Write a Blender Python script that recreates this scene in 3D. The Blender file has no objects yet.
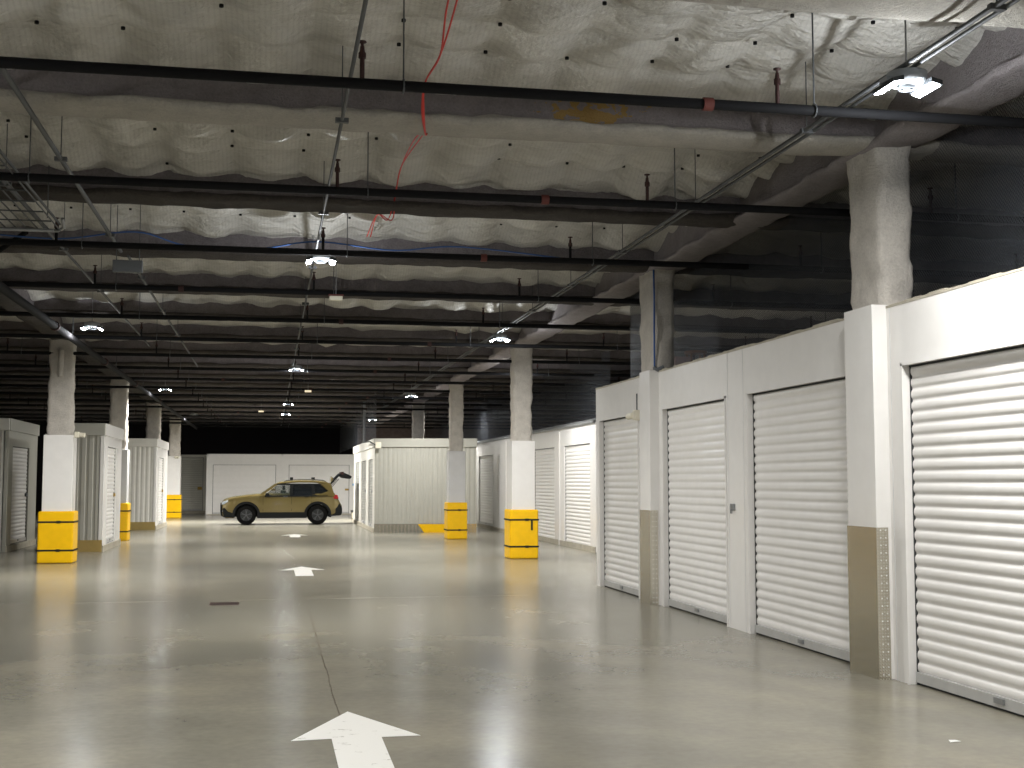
import bpy, math, random
from mathutils import Vector, Matrix, noise
random.seed(7)
scene = bpy.context.scene
COL = scene.collection
PI = math.pi

# ------------------------------------------------------------------ materials
def new_mat(name):
    m = bpy.data.materials.new(name); m.use_nodes = True
    nt = m.node_tree
    return m, nt, nt.nodes['Principled BSDF']

def nd(nt, typ, **kw):
    n = nt.nodes.new(typ)
    for k, v in kw.items(): setattr(n, k, v)
    return n

def ramp(nt, fac, stops):
    r = nd(nt, 'ShaderNodeValToRGB')
    els = r.color_ramp.elements
    els[0].position, els[0].color = stops[0][0], (*stops[0][1], 1)
    els[1].position, els[1].color = stops[-1][0], (*stops[-1][1], 1)
    for p, c in stops[1:-1]:
        e = els.new(p); e.color = (*c, 1)
    nt.links.new(fac, r.inputs[0])
    return r.outputs[0]

def coord(nt, scale=(1, 1, 1)):
    tc = nd(nt, 'ShaderNodeTexCoord')
    mp = nd(nt, 'ShaderNodeMapping')
    mp.inputs['Scale'].default_value = scale
    nt.links.new(tc.outputs['Object'], mp.inputs[0])
    return mp.outputs[0]

def noise_tex(nt, vec, scale, detail=3, rough=.5):
    n = nd(nt, 'ShaderNodeTexNoise')
    n.inputs['Scale'].default_value = scale
    n.inputs['Detail'].default_value = detail
    n.inputs['Roughness'].default_value = rough
    nt.links.new(vec, n.inputs['Vector'])
    return n.outputs['Fac']

def bump(nt, b, h, strength=.3, dist=.02):
    bn = nd(nt, 'ShaderNodeBump')
    bn.inputs['Strength'].default_value = strength
    bn.inputs['Distance'].default_value = dist
    nt.links.new(h, bn.inputs['Height'])
    nt.links.new(bn.outputs[0], b.inputs['Normal'])

def mathn(nt, op, a, b=None, c=None):
    n = nd(nt, 'ShaderNodeMath', operation=op)
    for i, v in enumerate((a, b, c)):
        if v is None: continue
        if isinstance(v, (int, float)): n.inputs[i].default_value = v
        else: nt.links.new(v, n.inputs[i])
    return n.outputs[0]

def mixc(nt, fac, a, b, blend='MIX'):
    n = nd(nt, 'ShaderNodeMix', data_type='RGBA', blend_type=blend)
    if isinstance(fac, (int, float)): n.inputs[0].default_value = fac
    else: nt.links.new(fac, n.inputs[0])
    for i, v in ((6, a), (7, b)):
        if isinstance(v, tuple): n.inputs[i].default_value = (*v, 1)
        else: nt.links.new(v, n.inputs[i])
    return n.outputs[2]

def simple(name, col, rough=.5, metal=0, var=.06, nscale=6, bmp=0, bscale=60, spec=None, coat=0):
    m, nt, b = new_mat(name)
    v = coord(nt)
    f = noise_tex(nt, v, nscale)
    lo = tuple(max(0, c * (1 - var)) for c in col); hi = tuple(min(1, c * (1 + var)) for c in col)
    nt.links.new(ramp(nt, f, [(.3, lo), (.7, hi)]), b.inputs['Base Color'])
    b.inputs['Roughness'].default_value = rough
    b.inputs['Metallic'].default_value = metal
    if spec is not None: b.inputs['Specular IOR Level'].default_value = spec
    if coat: b.inputs['Coat Weight'].default_value = coat; b.inputs['Coat Roughness'].default_value = .05
    if bmp: bump(nt, b, noise_tex(nt, v, bscale, 4), bmp)
    return m

def emissive(name, col, strength):
    m, nt, b = new_mat(name)
    b.inputs['Base Color'].default_value = (*col, 1)
    b.inputs['Emission Color'].default_value = (*col, 1)
    b.inputs['Emission Strength'].default_value = strength
    return m

M = {}
# floor: sealed polished concrete with control joint, cloudy stains and swirl scuffs
def floor_mat():
    m, nt, b = new_mat('sealed_concrete')
    v = coord(nt)
    big = noise_tex(nt, v, .35, 4, .6)
    mid = noise_tex(nt, coord(nt, (.7, .6, 1)), 1.1, 7, .6)
    fine = noise_tex(nt, v, 14, 5, .6)
    c1 = ramp(nt, big, [(.3, (.19, .182, .152)), (.5, (.235, .222, .18)), (.72, (.285, .262, .205))])
    c2 = ramp(nt, mid, [(.25, (.72, .74, .74)), (.55, (1, 1, 1)), (.8, (1.12, 1.10, 1.06))])
    c = mixc(nt, .7, c1, c2, 'MULTIPLY')
    c3 = ramp(nt, fine, [(.3, (.88, .88, .88)), (.7, (1.08, 1.08, 1.07))])
    c = mixc(nt, .8, c, c3, 'MULTIPLY')
    # arcs of trowel and tyre marks
    w = nd(nt, 'ShaderNodeTexWave', wave_type='RINGS', rings_direction='Z')
    w.inputs['Scale'].default_value = 1.6; w.inputs['Distortion'].default_value = 6
    w.inputs['Detail'].default_value = 4; w.inputs['Detail Scale'].default_value = 1.2
    nt.links.new(coord(nt, (.35, .18, 1)), w.inputs['Vector'])
    c = mixc(nt, .22, c, ramp(nt, w.outputs['Fac'], [(0, (.75, .76, .76)), (1, (1.15, 1.13, 1.08))]), 'MULTIPLY')
    # sawn joints
    sep = nd(nt, 'ShaderNodeSeparateXYZ')
    tc = nd(nt, 'ShaderNodeTexCoord'); nt.links.new(tc.outputs['Object'], sep.inputs[0])
    wob = mathn(nt, 'MULTIPLY', mathn(nt, 'SUBTRACT', noise_tex(nt, v, .8, 3), .5), .05)
    xx = mathn(nt, 'ADD', sep.outputs[0], wob)
    jx = mathn(nt, 'LESS_THAN', mathn(nt, 'ABSOLUTE', mathn(nt, 'SUBTRACT', xx, .5)), .006)
    c = mixc(nt, mathn(nt, 'MULTIPLY', jx, .75), c, (.10, .075, .05))
    yy = mathn(nt, 'ADD', sep.outputs[1], wob)
    jy = mathn(nt, 'LESS_THAN', mathn(nt, 'ABSOLUTE', mathn(nt, 'SUBTRACT', mathn(nt, 'MODULO', yy, 17.9), 17.75)), .025)
    jy = mathn(nt, 'MULTIPLY', jy, mathn(nt, 'MULTIPLY', mid, .45))
    c = mixc(nt, jy, c, (.5, .47, .42))
    nt.links.new(c, b.inputs['Base Color'])
    r = nd(nt, 'ShaderNodeMapRange')
    r.inputs['From Min'].default_value = .3; r.inputs['From Max'].default_value = .7
    r.inputs['To Min'].default_value = .215; r.inputs['To Max'].default_value = .235
    nt.links.new(mid, r.inputs['Value']); nt.links.new(r.outputs[0], b.inputs['Roughness'])
    b.inputs['IOR'].default_value = 1.45
    hh = mathn(nt, 'ADD', mathn(nt, 'MULTIPLY', mid, 1.0), mathn(nt, 'MULTIPLY', noise_tex(nt, v, 4, 3), .5))
    bump(nt, b, hh, .005, .02)
    return m
M['floor'] = floor_mat()

def paint_mat():
    m, nt, b = new_mat('worn_floor_paint')
    v = coord(nt)
    n = noise_tex(nt, coord(nt, (1, 1.6, 1)), 7, 6, .7)
    f = ramp(nt, n, [(.61, (0, 0, 0)), (.65, (.8, .8, .8))])
    c = mixc(nt, f, (.78, .77, .73), (.22, .2, .15))
    nt.links.new(c, b.inputs['Base Color']); b.inputs['Roughness'].default_value = .35
    return m
M['paint'] = paint_mat()

def spray_mat(name, lo, hi, stain=None):
    m, nt, b = new_mat(name)
    v = coord(nt)
    f = noise_tex(nt, v, 5, 6, .7); g = noise_tex(nt, v, 45, 5, .7)
    c = ramp(nt, mathn(nt, 'ADD', mathn(nt, 'MULTIPLY', f, .5), mathn(nt, 'MULTIPLY', g, .5)), [(.35, lo), (.65, hi)])
    if stain:   # rust-coloured blotches soaked into the coating within a stretch of x
        sep = nd(nt, 'ShaderNodeSeparateXYZ')
        tc = nd(nt, 'ShaderNodeTexCoord'); nt.links.new(tc.outputs['Object'], sep.inputs[0])
        d = mathn(nt, 'ABSOLUTE', mathn(nt, 'SUBTRACT', sep.outputs[0], stain[0]))
        wdw = mathn(nt, 'SUBTRACT', 1.0, mathn(nt, 'DIVIDE', d, stain[1]))
        n = noise_tex(nt, coord(nt, (1, 1.5, 1.5)), 9, 3)
        s = mathn(nt, 'MULTIPLY', mathn(nt, 'GREATER_THAN', mathn(nt, 'ADD', n, mathn(nt, 'MULTIPLY', wdw, .25)), .66), mathn(nt, 'GREATER_THAN', wdw, 0.0))
        c = mixc(nt, mathn(nt, 'MULTIPLY', s, .8), c, (.42, .25, .04))
    nt.links.new(c, b.inputs['Base Color']); b.inputs['Roughness'].default_value = .95
    bump(nt, b, g, .9, .03)
    return m
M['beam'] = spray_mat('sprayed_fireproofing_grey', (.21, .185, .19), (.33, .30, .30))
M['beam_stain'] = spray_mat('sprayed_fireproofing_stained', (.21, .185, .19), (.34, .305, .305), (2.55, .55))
M['beam_shaded'] = spray_mat('sprayed_fireproofing_shaded', (.15, .13, .135), (.27, .245, .25))  # darker copy for far beams, fall-off of light put into the colour
M['flange_shaded'] = spray_mat('sprayed_flange_shaded', (.035, .03, .027), (.08, .068, .06))  # flange copy with the shade of the far ceiling in its colour
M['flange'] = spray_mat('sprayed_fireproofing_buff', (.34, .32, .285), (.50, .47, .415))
M['column'] = spray_mat('sprayed_fireproofing_pale', (.46, .43, .39), (.68, .64, .58))

def blanket_mat():
    m, nt, b = new_mat('vinyl_insulation_blanket')
    v = coord(nt)
    f = noise_tex(nt, v, 1.2, 4)
    c = ramp(nt, f, [(.3, (.48, .465, .43)), (.7, (.67, .65, .605))])
    # fine reinforcing scrim
    w = nd(nt, 'ShaderNodeTexWave', wave_type='BANDS', bands_direction='X')
    w.inputs['Scale'].default_value = 8; w.inputs['Distortion'].default_value = .3
    nt.links.new(v, w.inputs['Vector'])
    c = mixc(nt, .3, c, ramp(nt, w.outputs['Fac'], [(0, (.7, .7, .7)), (.5, (1, 1, 1))]), 'MULTIPLY')
    nt.links.new(c, b.inputs['Base Color'])
    b.inputs['Roughness'].default_value = .30
    a = noise_tex(nt, coord(nt, (1, 2.2, 1)), 3.5, 6, .62)
    a2 = noise_tex(nt, coord(nt, (.8, 2.0, 1)), 4, 4, .55)
    a = mathn(nt, 'ADD', a, mathn(nt, 'MULTIPLY', mathn(nt, 'ABSOLUTE', mathn(nt, 'SUBTRACT', a2, .5)), .45))
    bump(nt, b, a, 1.0, .10)
    return m
M['blanket'] = blanket_mat()

M['white'] = simple('white_painted_steel', (.80, .785, .76), .22, var=.02)
M['door'] = simple('white_shutter_steel', (.81, .795, .77), .28, var=.02)
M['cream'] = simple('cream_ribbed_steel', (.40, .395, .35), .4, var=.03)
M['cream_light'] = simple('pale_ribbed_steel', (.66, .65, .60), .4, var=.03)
M['grey_door'] = simple('grey_shutter_steel', (.62, .61, .54), .4, var=.03)
M['grey_block'] = simple('grey_unit_shutter', (.30, .30, .28), .4, var=.03)
M['casing_shaded'] = simple('shaded_casing', (.6, .6, .6), .4, var=.03)  # white casing with its shade put into the colour
M['yellow'] = simple('yellow_plastic_guard', (.95, .55, .005), .38, var=.04)
M['black'] = simple('black_painted_pipe', (.009, .009, .010), .8, spec=.15)
M['rubber'] = simple('black_strap_webbing', (.015, .02, .02), .7)
M['darkgap'] = simple('track_shadow_dark', (.03, .032, .035), .6)  # near-black stands in for shadow in the door jambs
M['galv'] = simple('galvanised_steel', (.36, .37, .38), .45, .6)
M['bar'] = simple('pale_aluminium_bar', (.55, .55, .54), .4, .3)
M['rod'] = simple('threaded_rod', (.10, .105, .11), .5, .3)
M['conduit'] = simple('dull_conduit', (.075, .08, .085), .6, 0)
M['red'] = simple('red_primer', (.12, .024, .017), .6)
M['maroon'] = simple('maroon_primer', (.038, .012, .010), .7)
M['redcord'] = simple('red_cord', (.6, .05, .04), .6)
M['blue'] = simple('blue_cable', (.035, .10, .30), .6)
M['kerb'] = simple('rough_concrete', (.40, .37, .30), .8, bmp=.3, var=.15)
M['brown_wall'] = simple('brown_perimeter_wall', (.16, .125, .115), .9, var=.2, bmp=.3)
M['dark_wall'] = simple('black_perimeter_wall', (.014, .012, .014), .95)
M['deck'] = simple('dark_deck', (.10, .095, .09), .9)
M['box_grey'] = simple('grey_panel', (.13, .14, .15), .6)
M['ivory'] = simple('ivory_plastic', (.72, .68, .56), .4)
M['brass'] = simple('brass_latch', (.45, .30, .08), .4, .8)
M['fixture'] = simple('fixture_housing', (.30, .32, .34), .5)
M['head'] = simple('dark_lamp_body', (.05, .055, .06), .6, spec=.2)
M['led'] = emissive('led_panel', (.90, .96, 1.0), 120)
M['led_small'] = emissive('warm_lamp', (1.0, .85, .6), .55)
M['wood'] = simple('brown_wood', (.22, .09, .035), .5)
M['carton'] = simple('mauve_carton', (.32, .20, .19), .8)
M['paper'] = simple('white_paper', (.8, .8, .78), .8)
M['drain'] = simple('rusty_grate', (.09, .06, .055), .6)

def plate_mat():
    m, nt, b = new_mat('dimpled_aluminium')
    v = coord(nt)
    vo = nd(nt, 'ShaderNodeTexVoronoi'); vo.inputs['Scale'].default_value = 40
    vo.inputs['Randomness'].default_value = 0
    nt.links.new(v, vo.inputs['Vector'])
    d = ramp(nt, vo.outputs['Distance'], [(.15, (1, 1, 1)), (.4, (0, 0, 0))])
    nt.links.new(mixc(nt, d, (.66, .62, .52), (.80, .77, .70)), b.inputs['Base Color'])
    b.inputs['Metallic'].default_value = .92; b.inputs['Roughness'].default_value = .24
    bump(nt, b, d, .25, .006)
    return m
M['plate'] = plate_mat()
M['plate_reflect_tint'] = simple('reflection_tinted_plate', (.55, .42, .17), .35, .6)  # aluminium plate, yellow reflection put into its colour

def mesh_mat():
    m, nt, b = new_mat('black_security_mesh')
    b.inputs['Base Color'].default_value = (.06, .065, .075, 1); b.inputs['Roughness'].default_value = .5
    tc = nd(nt, 'ShaderNodeTexCoord'); sep = nd(nt, 'ShaderNodeSeparateXYZ')
    nt.links.new(tc.outputs['Object'], sep.inputs[0])
    h = mathn(nt, 'ADD', sep.outputs[0], sep.outputs[1])
    p = .035
    def stripes(e):
        f = mathn(nt, 'FRACT', mathn(nt, 'DIVIDE', e, p))
        return mathn(nt, 'LESS_THAN', f, .17)
    s = mathn(nt, 'MAXIMUM', stripes(mathn(nt, 'ADD', h, sep.outputs[2])), stripes(mathn(nt, 'ADD', mathn(nt, 'SUBTRACT', h, sep.outputs[2]), 50.0)))
    nt.links.new(s, b.inputs['Alpha'])
    return m
M['mesh'] = mesh_mat()

# car
M['carpaint'] = simple('olive_gold_car_paint', (.20, .155, .055), .32, .5, var=.02, coat=.8)
M['clad'] = simple('black_plastic_cladding', (.010, .011, .012), .6, spec=.25)
M['tyre'] = simple('tyre_rubber', (.007, .007, .007), .9, spec=.15)
M['rim'] = simple('dark_alloy', (.05, .052, .055), .3, .6)
M['rimface'] = simple('machined_alloy', (.13, .135, .145), .35, .6)
M['headlight'] = simple('headlight_glass', (.45, .5, .56), .1)
M['taillight'] = simple('red_taillight', (.35, .008, .012), .25, coat=.5)
M['seat'] = simple('dark_seat_cloth', (.03, .03, .035), .9)
def glass_mat(name, tint, a):
    m, nt, b = new_mat(name)
    b.inputs['Base Color'].default_value = (*tint, 1); b.inputs['Roughness'].default_value = .03
    b.inputs['Alpha'].default_value = a
    return m
M['glass'] = glass_mat('clear_car_glass', (.05, .07, .06), .22)
M['tint'] = glass_mat('tinted_car_glass', (.01, .012, .014), .93)

# ------------------------------------------------------------------ mesh helpers
class MB:
    def __init__(s): s.v = []; s.f = []; s.mi = []; s.sm = []; s.cur = 0
    def add(s, vs, fs, smooth=False):
        o = len(s.v); s.v += [tuple(p) for p in vs]
        for f in fs: s.f.append(tuple(i + o for i in f)); s.mi.append(s.cur); s.sm.append(smooth)
        return s
    def box(s, a, b):
        x0, y0, z0 = [min(p, q) for p, q in zip(a, b)]; x1, y1, z1 = [max(p, q) for p, q in zip(a, b)]
        vs = [(x0,y0,z0),(x1,y0,z0),(x1,y1,z0),(x0,y1,z0),(x0,y0,z1),(x1,y0,z1),(x1,y1,z1),(x0,y1,z1)]
        return s.add(vs, [(0,3,2,1),(4,5,6,7),(0,1,5,4),(1,2,6,5),(2,3,7,6),(3,0,4,7)])
    def obox(s, o, u, n, a, b):     # box in a wall frame: u along the wall, n outward, z up
        vs = []
        for z in (a[2], b[2]):
            for (p, q) in ((a[0], a[1]), (b[0], a[1]), (b[0], b[1]), (a[0], b[1])):
                vs.append((o[0] + u[0]*p + n[0]*q, o[1] + u[1]*p + n[1]*q, z))
        return s.add(vs, [(0,3,2,1),(4,5,6,7),(0,1,5,4),(1,2,6,5),(2,3,7,6),(3,0,4,7)])
    def tube(s, pts, r, n=10, caps=True):
        pts = [Vector(p) for p in pts]; vs = []; fs = []
        rr = r if isinstance(r, (list, tuple)) else [r] * len(pts)
        prev = None
        for i, p in enumerate(pts):
            d = (pts[min(i+1, len(pts)-1)] - pts[max(i-1, 0)]).normalized()
            ref = Vector((0, 0, 1)) if abs(d.z) < .9 else Vector((1, 0, 0))
            a = d.cross(ref).normalized(); b_ = d.cross(a)
            for k in range(n):
                t = 2*PI*k/n; vs.append(p + (a*math.cos(t) + b_*math.sin(t)) * rr[i])
        for i in range(len(pts)-1):
            for k in range(n):
                k2 = (k+1) % n; fs.append((i*n+k, i*n+k2, (i+1)*n+k2, (i+1)*n+k))
        s.add(vs, fs, True)
        if caps:
            s.add(vs[:n], [tuple(range(n-1, -1, -1))]); s.add(vs[-n:], [tuple(range(n))])
        return s
    def prism(s, poly, axis, a, b):   # polygon in the two other axes extruded along axis
        def P(p, t):
            q = list(p); q.insert(axis, t); return tuple(q)
        n = len(poly); vs = [P(p, a) for p in poly] + [P(p, b) for p in poly]
        fs = [tuple(range(n-1, -1, -1)), tuple(range(n, 2*n))] + [(i, (i+1) % n, n+(i+1) % n, n+i) for i in range(n)]
        return s.add(vs, fs)
    def build(s, name, mats, parent=None, loc=None, bevel=0, subsurf=0):
        me = bpy.data.meshes.new(name); me.from_pydata(s.v, [], s.f)
        if not isinstance(mats, (list, tuple)): mats = [mats]
        for m in mats: me.materials.append(m)
        me.polygons.foreach_set('material_index', s.mi); me.polygons.foreach_set('use_smooth', s.sm)
        import bmesh
        bm = bmesh.new(); bm.from_mesh(me); bmesh.ops.recalc_face_normals(bm, faces=bm.faces) if len(s.f) < 6000 else None
        bm.to_mesh(me); bm.free(); me.update()
        o = bpy.data.objects.new(name, me); COL.objects.link(o)
        if loc: o.location = loc
        if parent: o.parent = parent
        if bevel:
            bv = o.modifiers.new('bevel', 'BEVEL'); bv.width = bevel; bv.segments = 3; bv.limit_method = 'ANGLE'
        if subsurf:
            sb = o.modifiers.new('sub', 'SUBSURF'); sb.levels = subsurf; sb.render_levels = subsurf
        return o

def empty(name, loc=(0, 0, 0), rz=0):
    o = bpy.data.objects.new(name, None); COL.objects.link(o); o.location = loc; o.rotation_euler = (0, 0, rz)
    return o
def tag(o, label, cat, group=None, kind=None):
    o['label'] = label; o['category'] = cat
    if group: o['group'] = group
    if kind: o['kind'] = kind
    return o
def children(o): return [c for c in bpy.data.objects if c.parent == o]
KIDS = {}
def copy_tree(o, parent=None):
    c = o.copy(); COL.objects.link(c)
    if parent: c.parent = parent
    for ch in children(o): copy_tree(ch, c)
    return c
ORD = ['zeroth','first','second','third','fourth','fifth','sixth','seventh','eighth','ninth','tenth','eleventh','twelfth','thirteenth','fourteenth','fifteenth','sixteenth','seventeenth','eighteenth','nineteenth','twentieth']

XL, XR, YB, YF = -13.0, 13.0, 67.0, -8.0     # extent of the garage
# ------------------------------------------------------------------ shell
tag(MB().box((XL, YF, -.2), (XR, YB, 0)).build('floor', M['floor']), 'polished grey concrete floor with a thin saw-cut joint', 'floor', kind='structure')
tag(MB().box((XL, YF, 5.1), (XR, YB, 5.25)).build('ceiling', M['deck']), 'dark deck above the insulation blankets', 'ceiling', kind='structure')
tag(MB().box((XL, YB, 0), (XR, YB+.2, 5.1)).build('wall_back', M['dark_wall']), 'rear wall, black in place of dark mesh above the far storage doors', 'wall', kind='structure')  # black colour stands in for dark mesh over the far units
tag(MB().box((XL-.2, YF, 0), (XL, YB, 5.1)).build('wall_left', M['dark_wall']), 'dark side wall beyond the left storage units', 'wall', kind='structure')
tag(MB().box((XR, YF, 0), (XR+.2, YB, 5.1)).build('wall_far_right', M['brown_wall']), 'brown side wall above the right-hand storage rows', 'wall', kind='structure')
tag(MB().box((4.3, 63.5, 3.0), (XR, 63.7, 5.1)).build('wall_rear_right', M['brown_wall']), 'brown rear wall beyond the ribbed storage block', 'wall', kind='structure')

# ------------------------------------------------------------------ beams, girders, blankets
BEAM_Z = 4.48
def beam_profile():
    p = [(-.10, 5.0), (-.11, 4.8), (-.12, 4.60), (-.15, 4.565), (-.20, 4.55), (-.225, 4.53), (-.225, 4.505), (-.205, 4.485), (-.12, 4.475), (0, 4.47)]
    return p + [(-a, z) for a, z in reversed(p[:-1])]
def extruded_beam(along, a, b, c, step, mat, name, amp=.02, scale=1.0, hscale=1.0, fl='flange'):
    prof = [(u*scale, 5.0-(5.0-z)*hscale) for u, z in beam_profile()]
    n = max(2, int((b-a)/step)); m = len(prof); vs = []; fs = []; mb = MB()
    for i in range(n+1):
        t = a + (b-a)*i/n
        for u, z in prof:
            q = Vector((t*2.5, u*6 + c*3.1, z*6)); k = noise.noise(q)*amp + noise.noise(q*2.7)*amp*.6
            fuzz = k if z < 4.95 else 0
            su = 1 if u > 0 else -1
            p = (u + su*fuzz*(.6 if abs(u) > .01 else 0), z + fuzz*.8)
            vs.append((t, c+p[0], p[1]) if along == 'x' else (c+p[0], t, p[1]))
    for i in range(n):
        for j in range(m-1):
            fs.append((i*m+j, i*m+j+1, (i+1)*m+j+1, (i+1)*m+j))
    mb.add(vs, fs, True)
    # lower flange gets its own tone: lighter near, shade-darkened far
    for k in range(len(mb.f)):
        j = k % (m-1)
        mb.mi[k] = 1 if 3 <= j <= m-5 else 0
    return mb.build(name, [mat, M[fl]])
BY = [6.8 + 3.17*i for i in range(19)]
for i, y in enumerate(BY):
    near = i < 5
    o = extruded_beam('x', XL, XR, y, .08 if near else .3, M['beam_stain'] if i == 1 else (M['beam'] if i < 1 else M['beam_shaded']), 'ceiling_beam', .03, fl='flange' if i < 2 else 'flange_shaded')
    extra = ' with rust-orange stains' if i == 1 else ''
    tag(o, 'sprayed crosswise ceiling beam%s, %s from the camera' % (extra, ORD[i+1]), 'beam', 'crosswise ceiling beams')
for side, x in (('right', 5.2), ('left', -4.15)):
    o = extruded_beam('y', YF, YB, x, .1, M['beam'] if side == 'right' else M['beam_shaded'], 'ceiling_girder', .04, 1.0, 1.03, fl='beam' if side == 'right' else 'flange_shaded')
    tag(o, 'sprayed lengthwise girder over the %s row of columns' % side, 'girder')

PX, PYP = .66, .56
def blanket(i, y0, y1):
    dx, dy = (.065, .045) if i < 3 else ((.12, .09) if i < 6 else (.3, .17))
    nx, ny = int((XR-XL)/dx), max(6, int((y1-y0)/dy)); vs = []; fs = []
    for a in range(nx+1):
        x = XL + (XR-XL)*a/nx
        for b in range(ny+1):
            y = y0 + (y1-y0)*b/ny
            wx = .10*noise.noise(Vector((x*.9, y*.9, i*3.3))); wy = .09*noise.noise(Vector((x*1.3, y*1.1, i*7.7+5)))
            u = (x-.26+wx)/PX; v = (y-y0-.12+wy)/PYP
            fu, fv = u-math.floor(u), v-math.floor(v)
            A = abs(math.sin(PI*fv))**.75; B = math.sin(PI*fu)
            k = .6 + .8*(noise.noise(Vector((math.floor(u)*1.7, math.floor(v)*2.3, i*5.1))) + .5)
            skew = (fv**.6)                                       # pockets sag towards the far row
            z = 4.95 - .15*k*A*(.45+.55*B)*skew - .05*B*(.5+.5*k)*(.5+.5*A)
            z += .035*noise.noise(Vector((x*2.2, y*6, i*2.0))) + .016*noise.noise(Vector((x*6, y*13, i)))
            # radial creases running out of each fixing pin
            dxp, dyp = (fu-round(fu))*PX, (fv-round(fv))*PYP; r = math.hypot(dxp, dyp)
            if r > .01: z += .018*math.sin(7*math.atan2(dyp, dxp) + i + math.floor(u+.5)*2)*min(1, r/.08)*math.exp(-r*5)
            e = min(b, ny-b)/ny
            z -= .17*max(0, 1-e*7)                                 # rolls down against the beams
            vs.append((x, y, z))
    w = ny+1
    for a in range(nx):
        for b in range(ny): fs.append((a*w+b, a*w+b+1, (a+1)*w+b+1, (a+1)*w+b))
    mb = MB(); mb.add(vs, fs, True)
    return mb.build('insulation_blanket', M['blanket'])
pin_me = MB().tube([(0, 0, -.010), (0, 0, .010)], .016, 8).build('fixing_washer', M['black']).data
bpy.data.objects.remove(bpy.data.objects['fixing_washer'])
for i in range(-1, len(BY)-1):
    y0 = BY[i]+.09 if i >= 0 else BY[0]-3.08
    y1 = (BY[i+1]-.09)
    o = blanket(i+1, y0, y1)
    where = 'overhead before the first crosswise beam' if i < 0 else 'pinned between the %s and %s crosswise beams' % (ORD[i+1], ORD[i+2])
    tag(o, 'quilted white insulation blanket ' + where, 'insulation', 'insulation blankets under the deck')
    if 0 <= i < 3:
        for a in range(-5 - i, 8):
            for b in range(0, 6):
                y = y0 + .12 + b*PYP
                if y > y1-.05: continue
                x = .26 + a*PX
                if random.random() < .22: continue
                wx = .10*noise.noise(Vector((x*.9, y*.9, (i+1)*3.3))); wy = .09*noise.noise(Vector((x*1.3, y*1.1, (i+1)*7.7+5)))
                c = bpy.data.objects.new('fixing_washer', pin_me); COL.objects.link(c); c.parent = o
                c.location = (x-wx, y-wy, 4.90 if 0 < b < 5 else 4.83)
tag(extruded_beam('x', XL, XR, BY[0]-3.17, .5, M['beam'], 'ceiling_beam', .02), 'sprayed crosswise beam above and behind the camera', 'beam', 'crosswise ceiling beams')

# ------------------------------------------------------------------ sprinkler pipes
PZ = 4.20
SX = [-11.0, -8.1, -5.2, -2.32, .55, 3.42, 6.3, 9.2]
def sprinkler_pipe(i, y):
    t = empty('sprinkler_pipe', (0, y, PZ))
    MB().tube([(XL, 0, 0), (XR, 0, 0)], .036, 10).build('pipe_run', M['black'], t)
    for x in SX:
        s = MB().tube([(x, 0, 0), (x, 0, .20)], .016, 8)
        so = s.build('sprig', M['maroon'] if i < 2 else M['black'], t)
        MB().tube([(x, 0, .17), (x, 0, .205), (x, 0, .215), (x, 0, .25)], [.025, .025, .017, .013], 8).build('coupling', M['maroon'], so)
        MB().tube([(x, 0, .25), (x, 0, .27), (x, 0, .275), (x, 0, .283)], [.01, .01, .028, .028], 8).build('sprinkler_head', M['maroon'], so)
        h = MB()
        hx = x + .27
        h.tube([(hx, 0, .04), (hx, 0, .73)], .006, 6)
        h.tube([(hx, .0+.045*math.cos(a), .045*math.sin(a)) for a in [PI*2*k/10 for k in range(11)]], .007, 5)
        h.build('hanger', M['rod'], t)
    cx = [2.92, 2.45, 2.4, -1.2, 1.1][i % 5]
    MB().tube([(cx-.045, 0, 0), (cx+.025, 0, 0)], .046, 16).build('clamp_collar', M['red' if i < 3 else 'maroon'], t)
    return tag(t, 'black sprinkler pipe running crosswise, %s from the camera' % ORD[i+1], 'pipe', 'crosswise sprinkler pipes')
for i in range(18): sprinkler_pipe(i, 8.03 + 3.07*i)

t = empty('main_pipe', (-3.40, 0, 4.09))
MB().tube([(0, YF, 0), (0, 60, 0)], .06, 12).build('pipe_run', M['black'], t)
for y in (8.5, 14.6, 20.9, 27, 33, 40): MB().tube([(0, y-.05, 0), (0, y+.05, 0)], .078, 12).build('clamp_collar', M['maroon'], t)
for y in (10.0, 16.4, 22.7, 29, 35): MB().tube([(0, y, .07), (0, y, .9)], .008, 6).build('hanger', M['rod'], t)
MB().tube([(-.25, 15.9, 0), (.58, 15.2, .42)], .03, 8).build('brace', M['black'], t)
tag(t, 'thick black main pipe running lengthwise beside the left columns', 'pipe')

# ------------------------------------------------------------------ conduits and cables
def run(name, pts, r, mat, label, cat, straps=()):
    t = empty(name, pts[0]); o = Vector(pts[0])
    MB().tube([Vector(p)-o for p in pts], r, 8).build('tube', mat, t)
    for (x, y, z) in straps:
        h = MB().tube([(x-o.x, y-o.y, z-o.z), (x-o.x, y-o.y, 4.93-o.z)], .005, 5)
        h.box((x-o.x-.05, y-o.y-.02, z-o.z-.02), (x-o.x+.05, y-o.y+.02, z-o.z+.015))
        h.build('hanger', M['rod'], t)
    return tag(t, label, cat)
run('conduit', [(.49, YF, 4.32), (.49, 62, 4.32)], .014, M['conduit'], 'thin grey conduit carrying the middle row of lights', 'conduit', [(.49, 6.0+3.3*k, 4.32) for k in range(8)])
run('conduit', [(4.03, YF, 4.33), (4.03, 60, 4.33)], .017, M['conduit'], 'left of two grey conduits holding the right row of lights', 'conduit', [(4.05, 6.35+2.6*k, 4.33) for k in range(8)])
run('conduit', [(4.10, YF, 4.33), (4.10, 60, 4.33)], .014, M['conduit'], 'right of two grey conduits holding the right row of lights', 'conduit')
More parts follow.
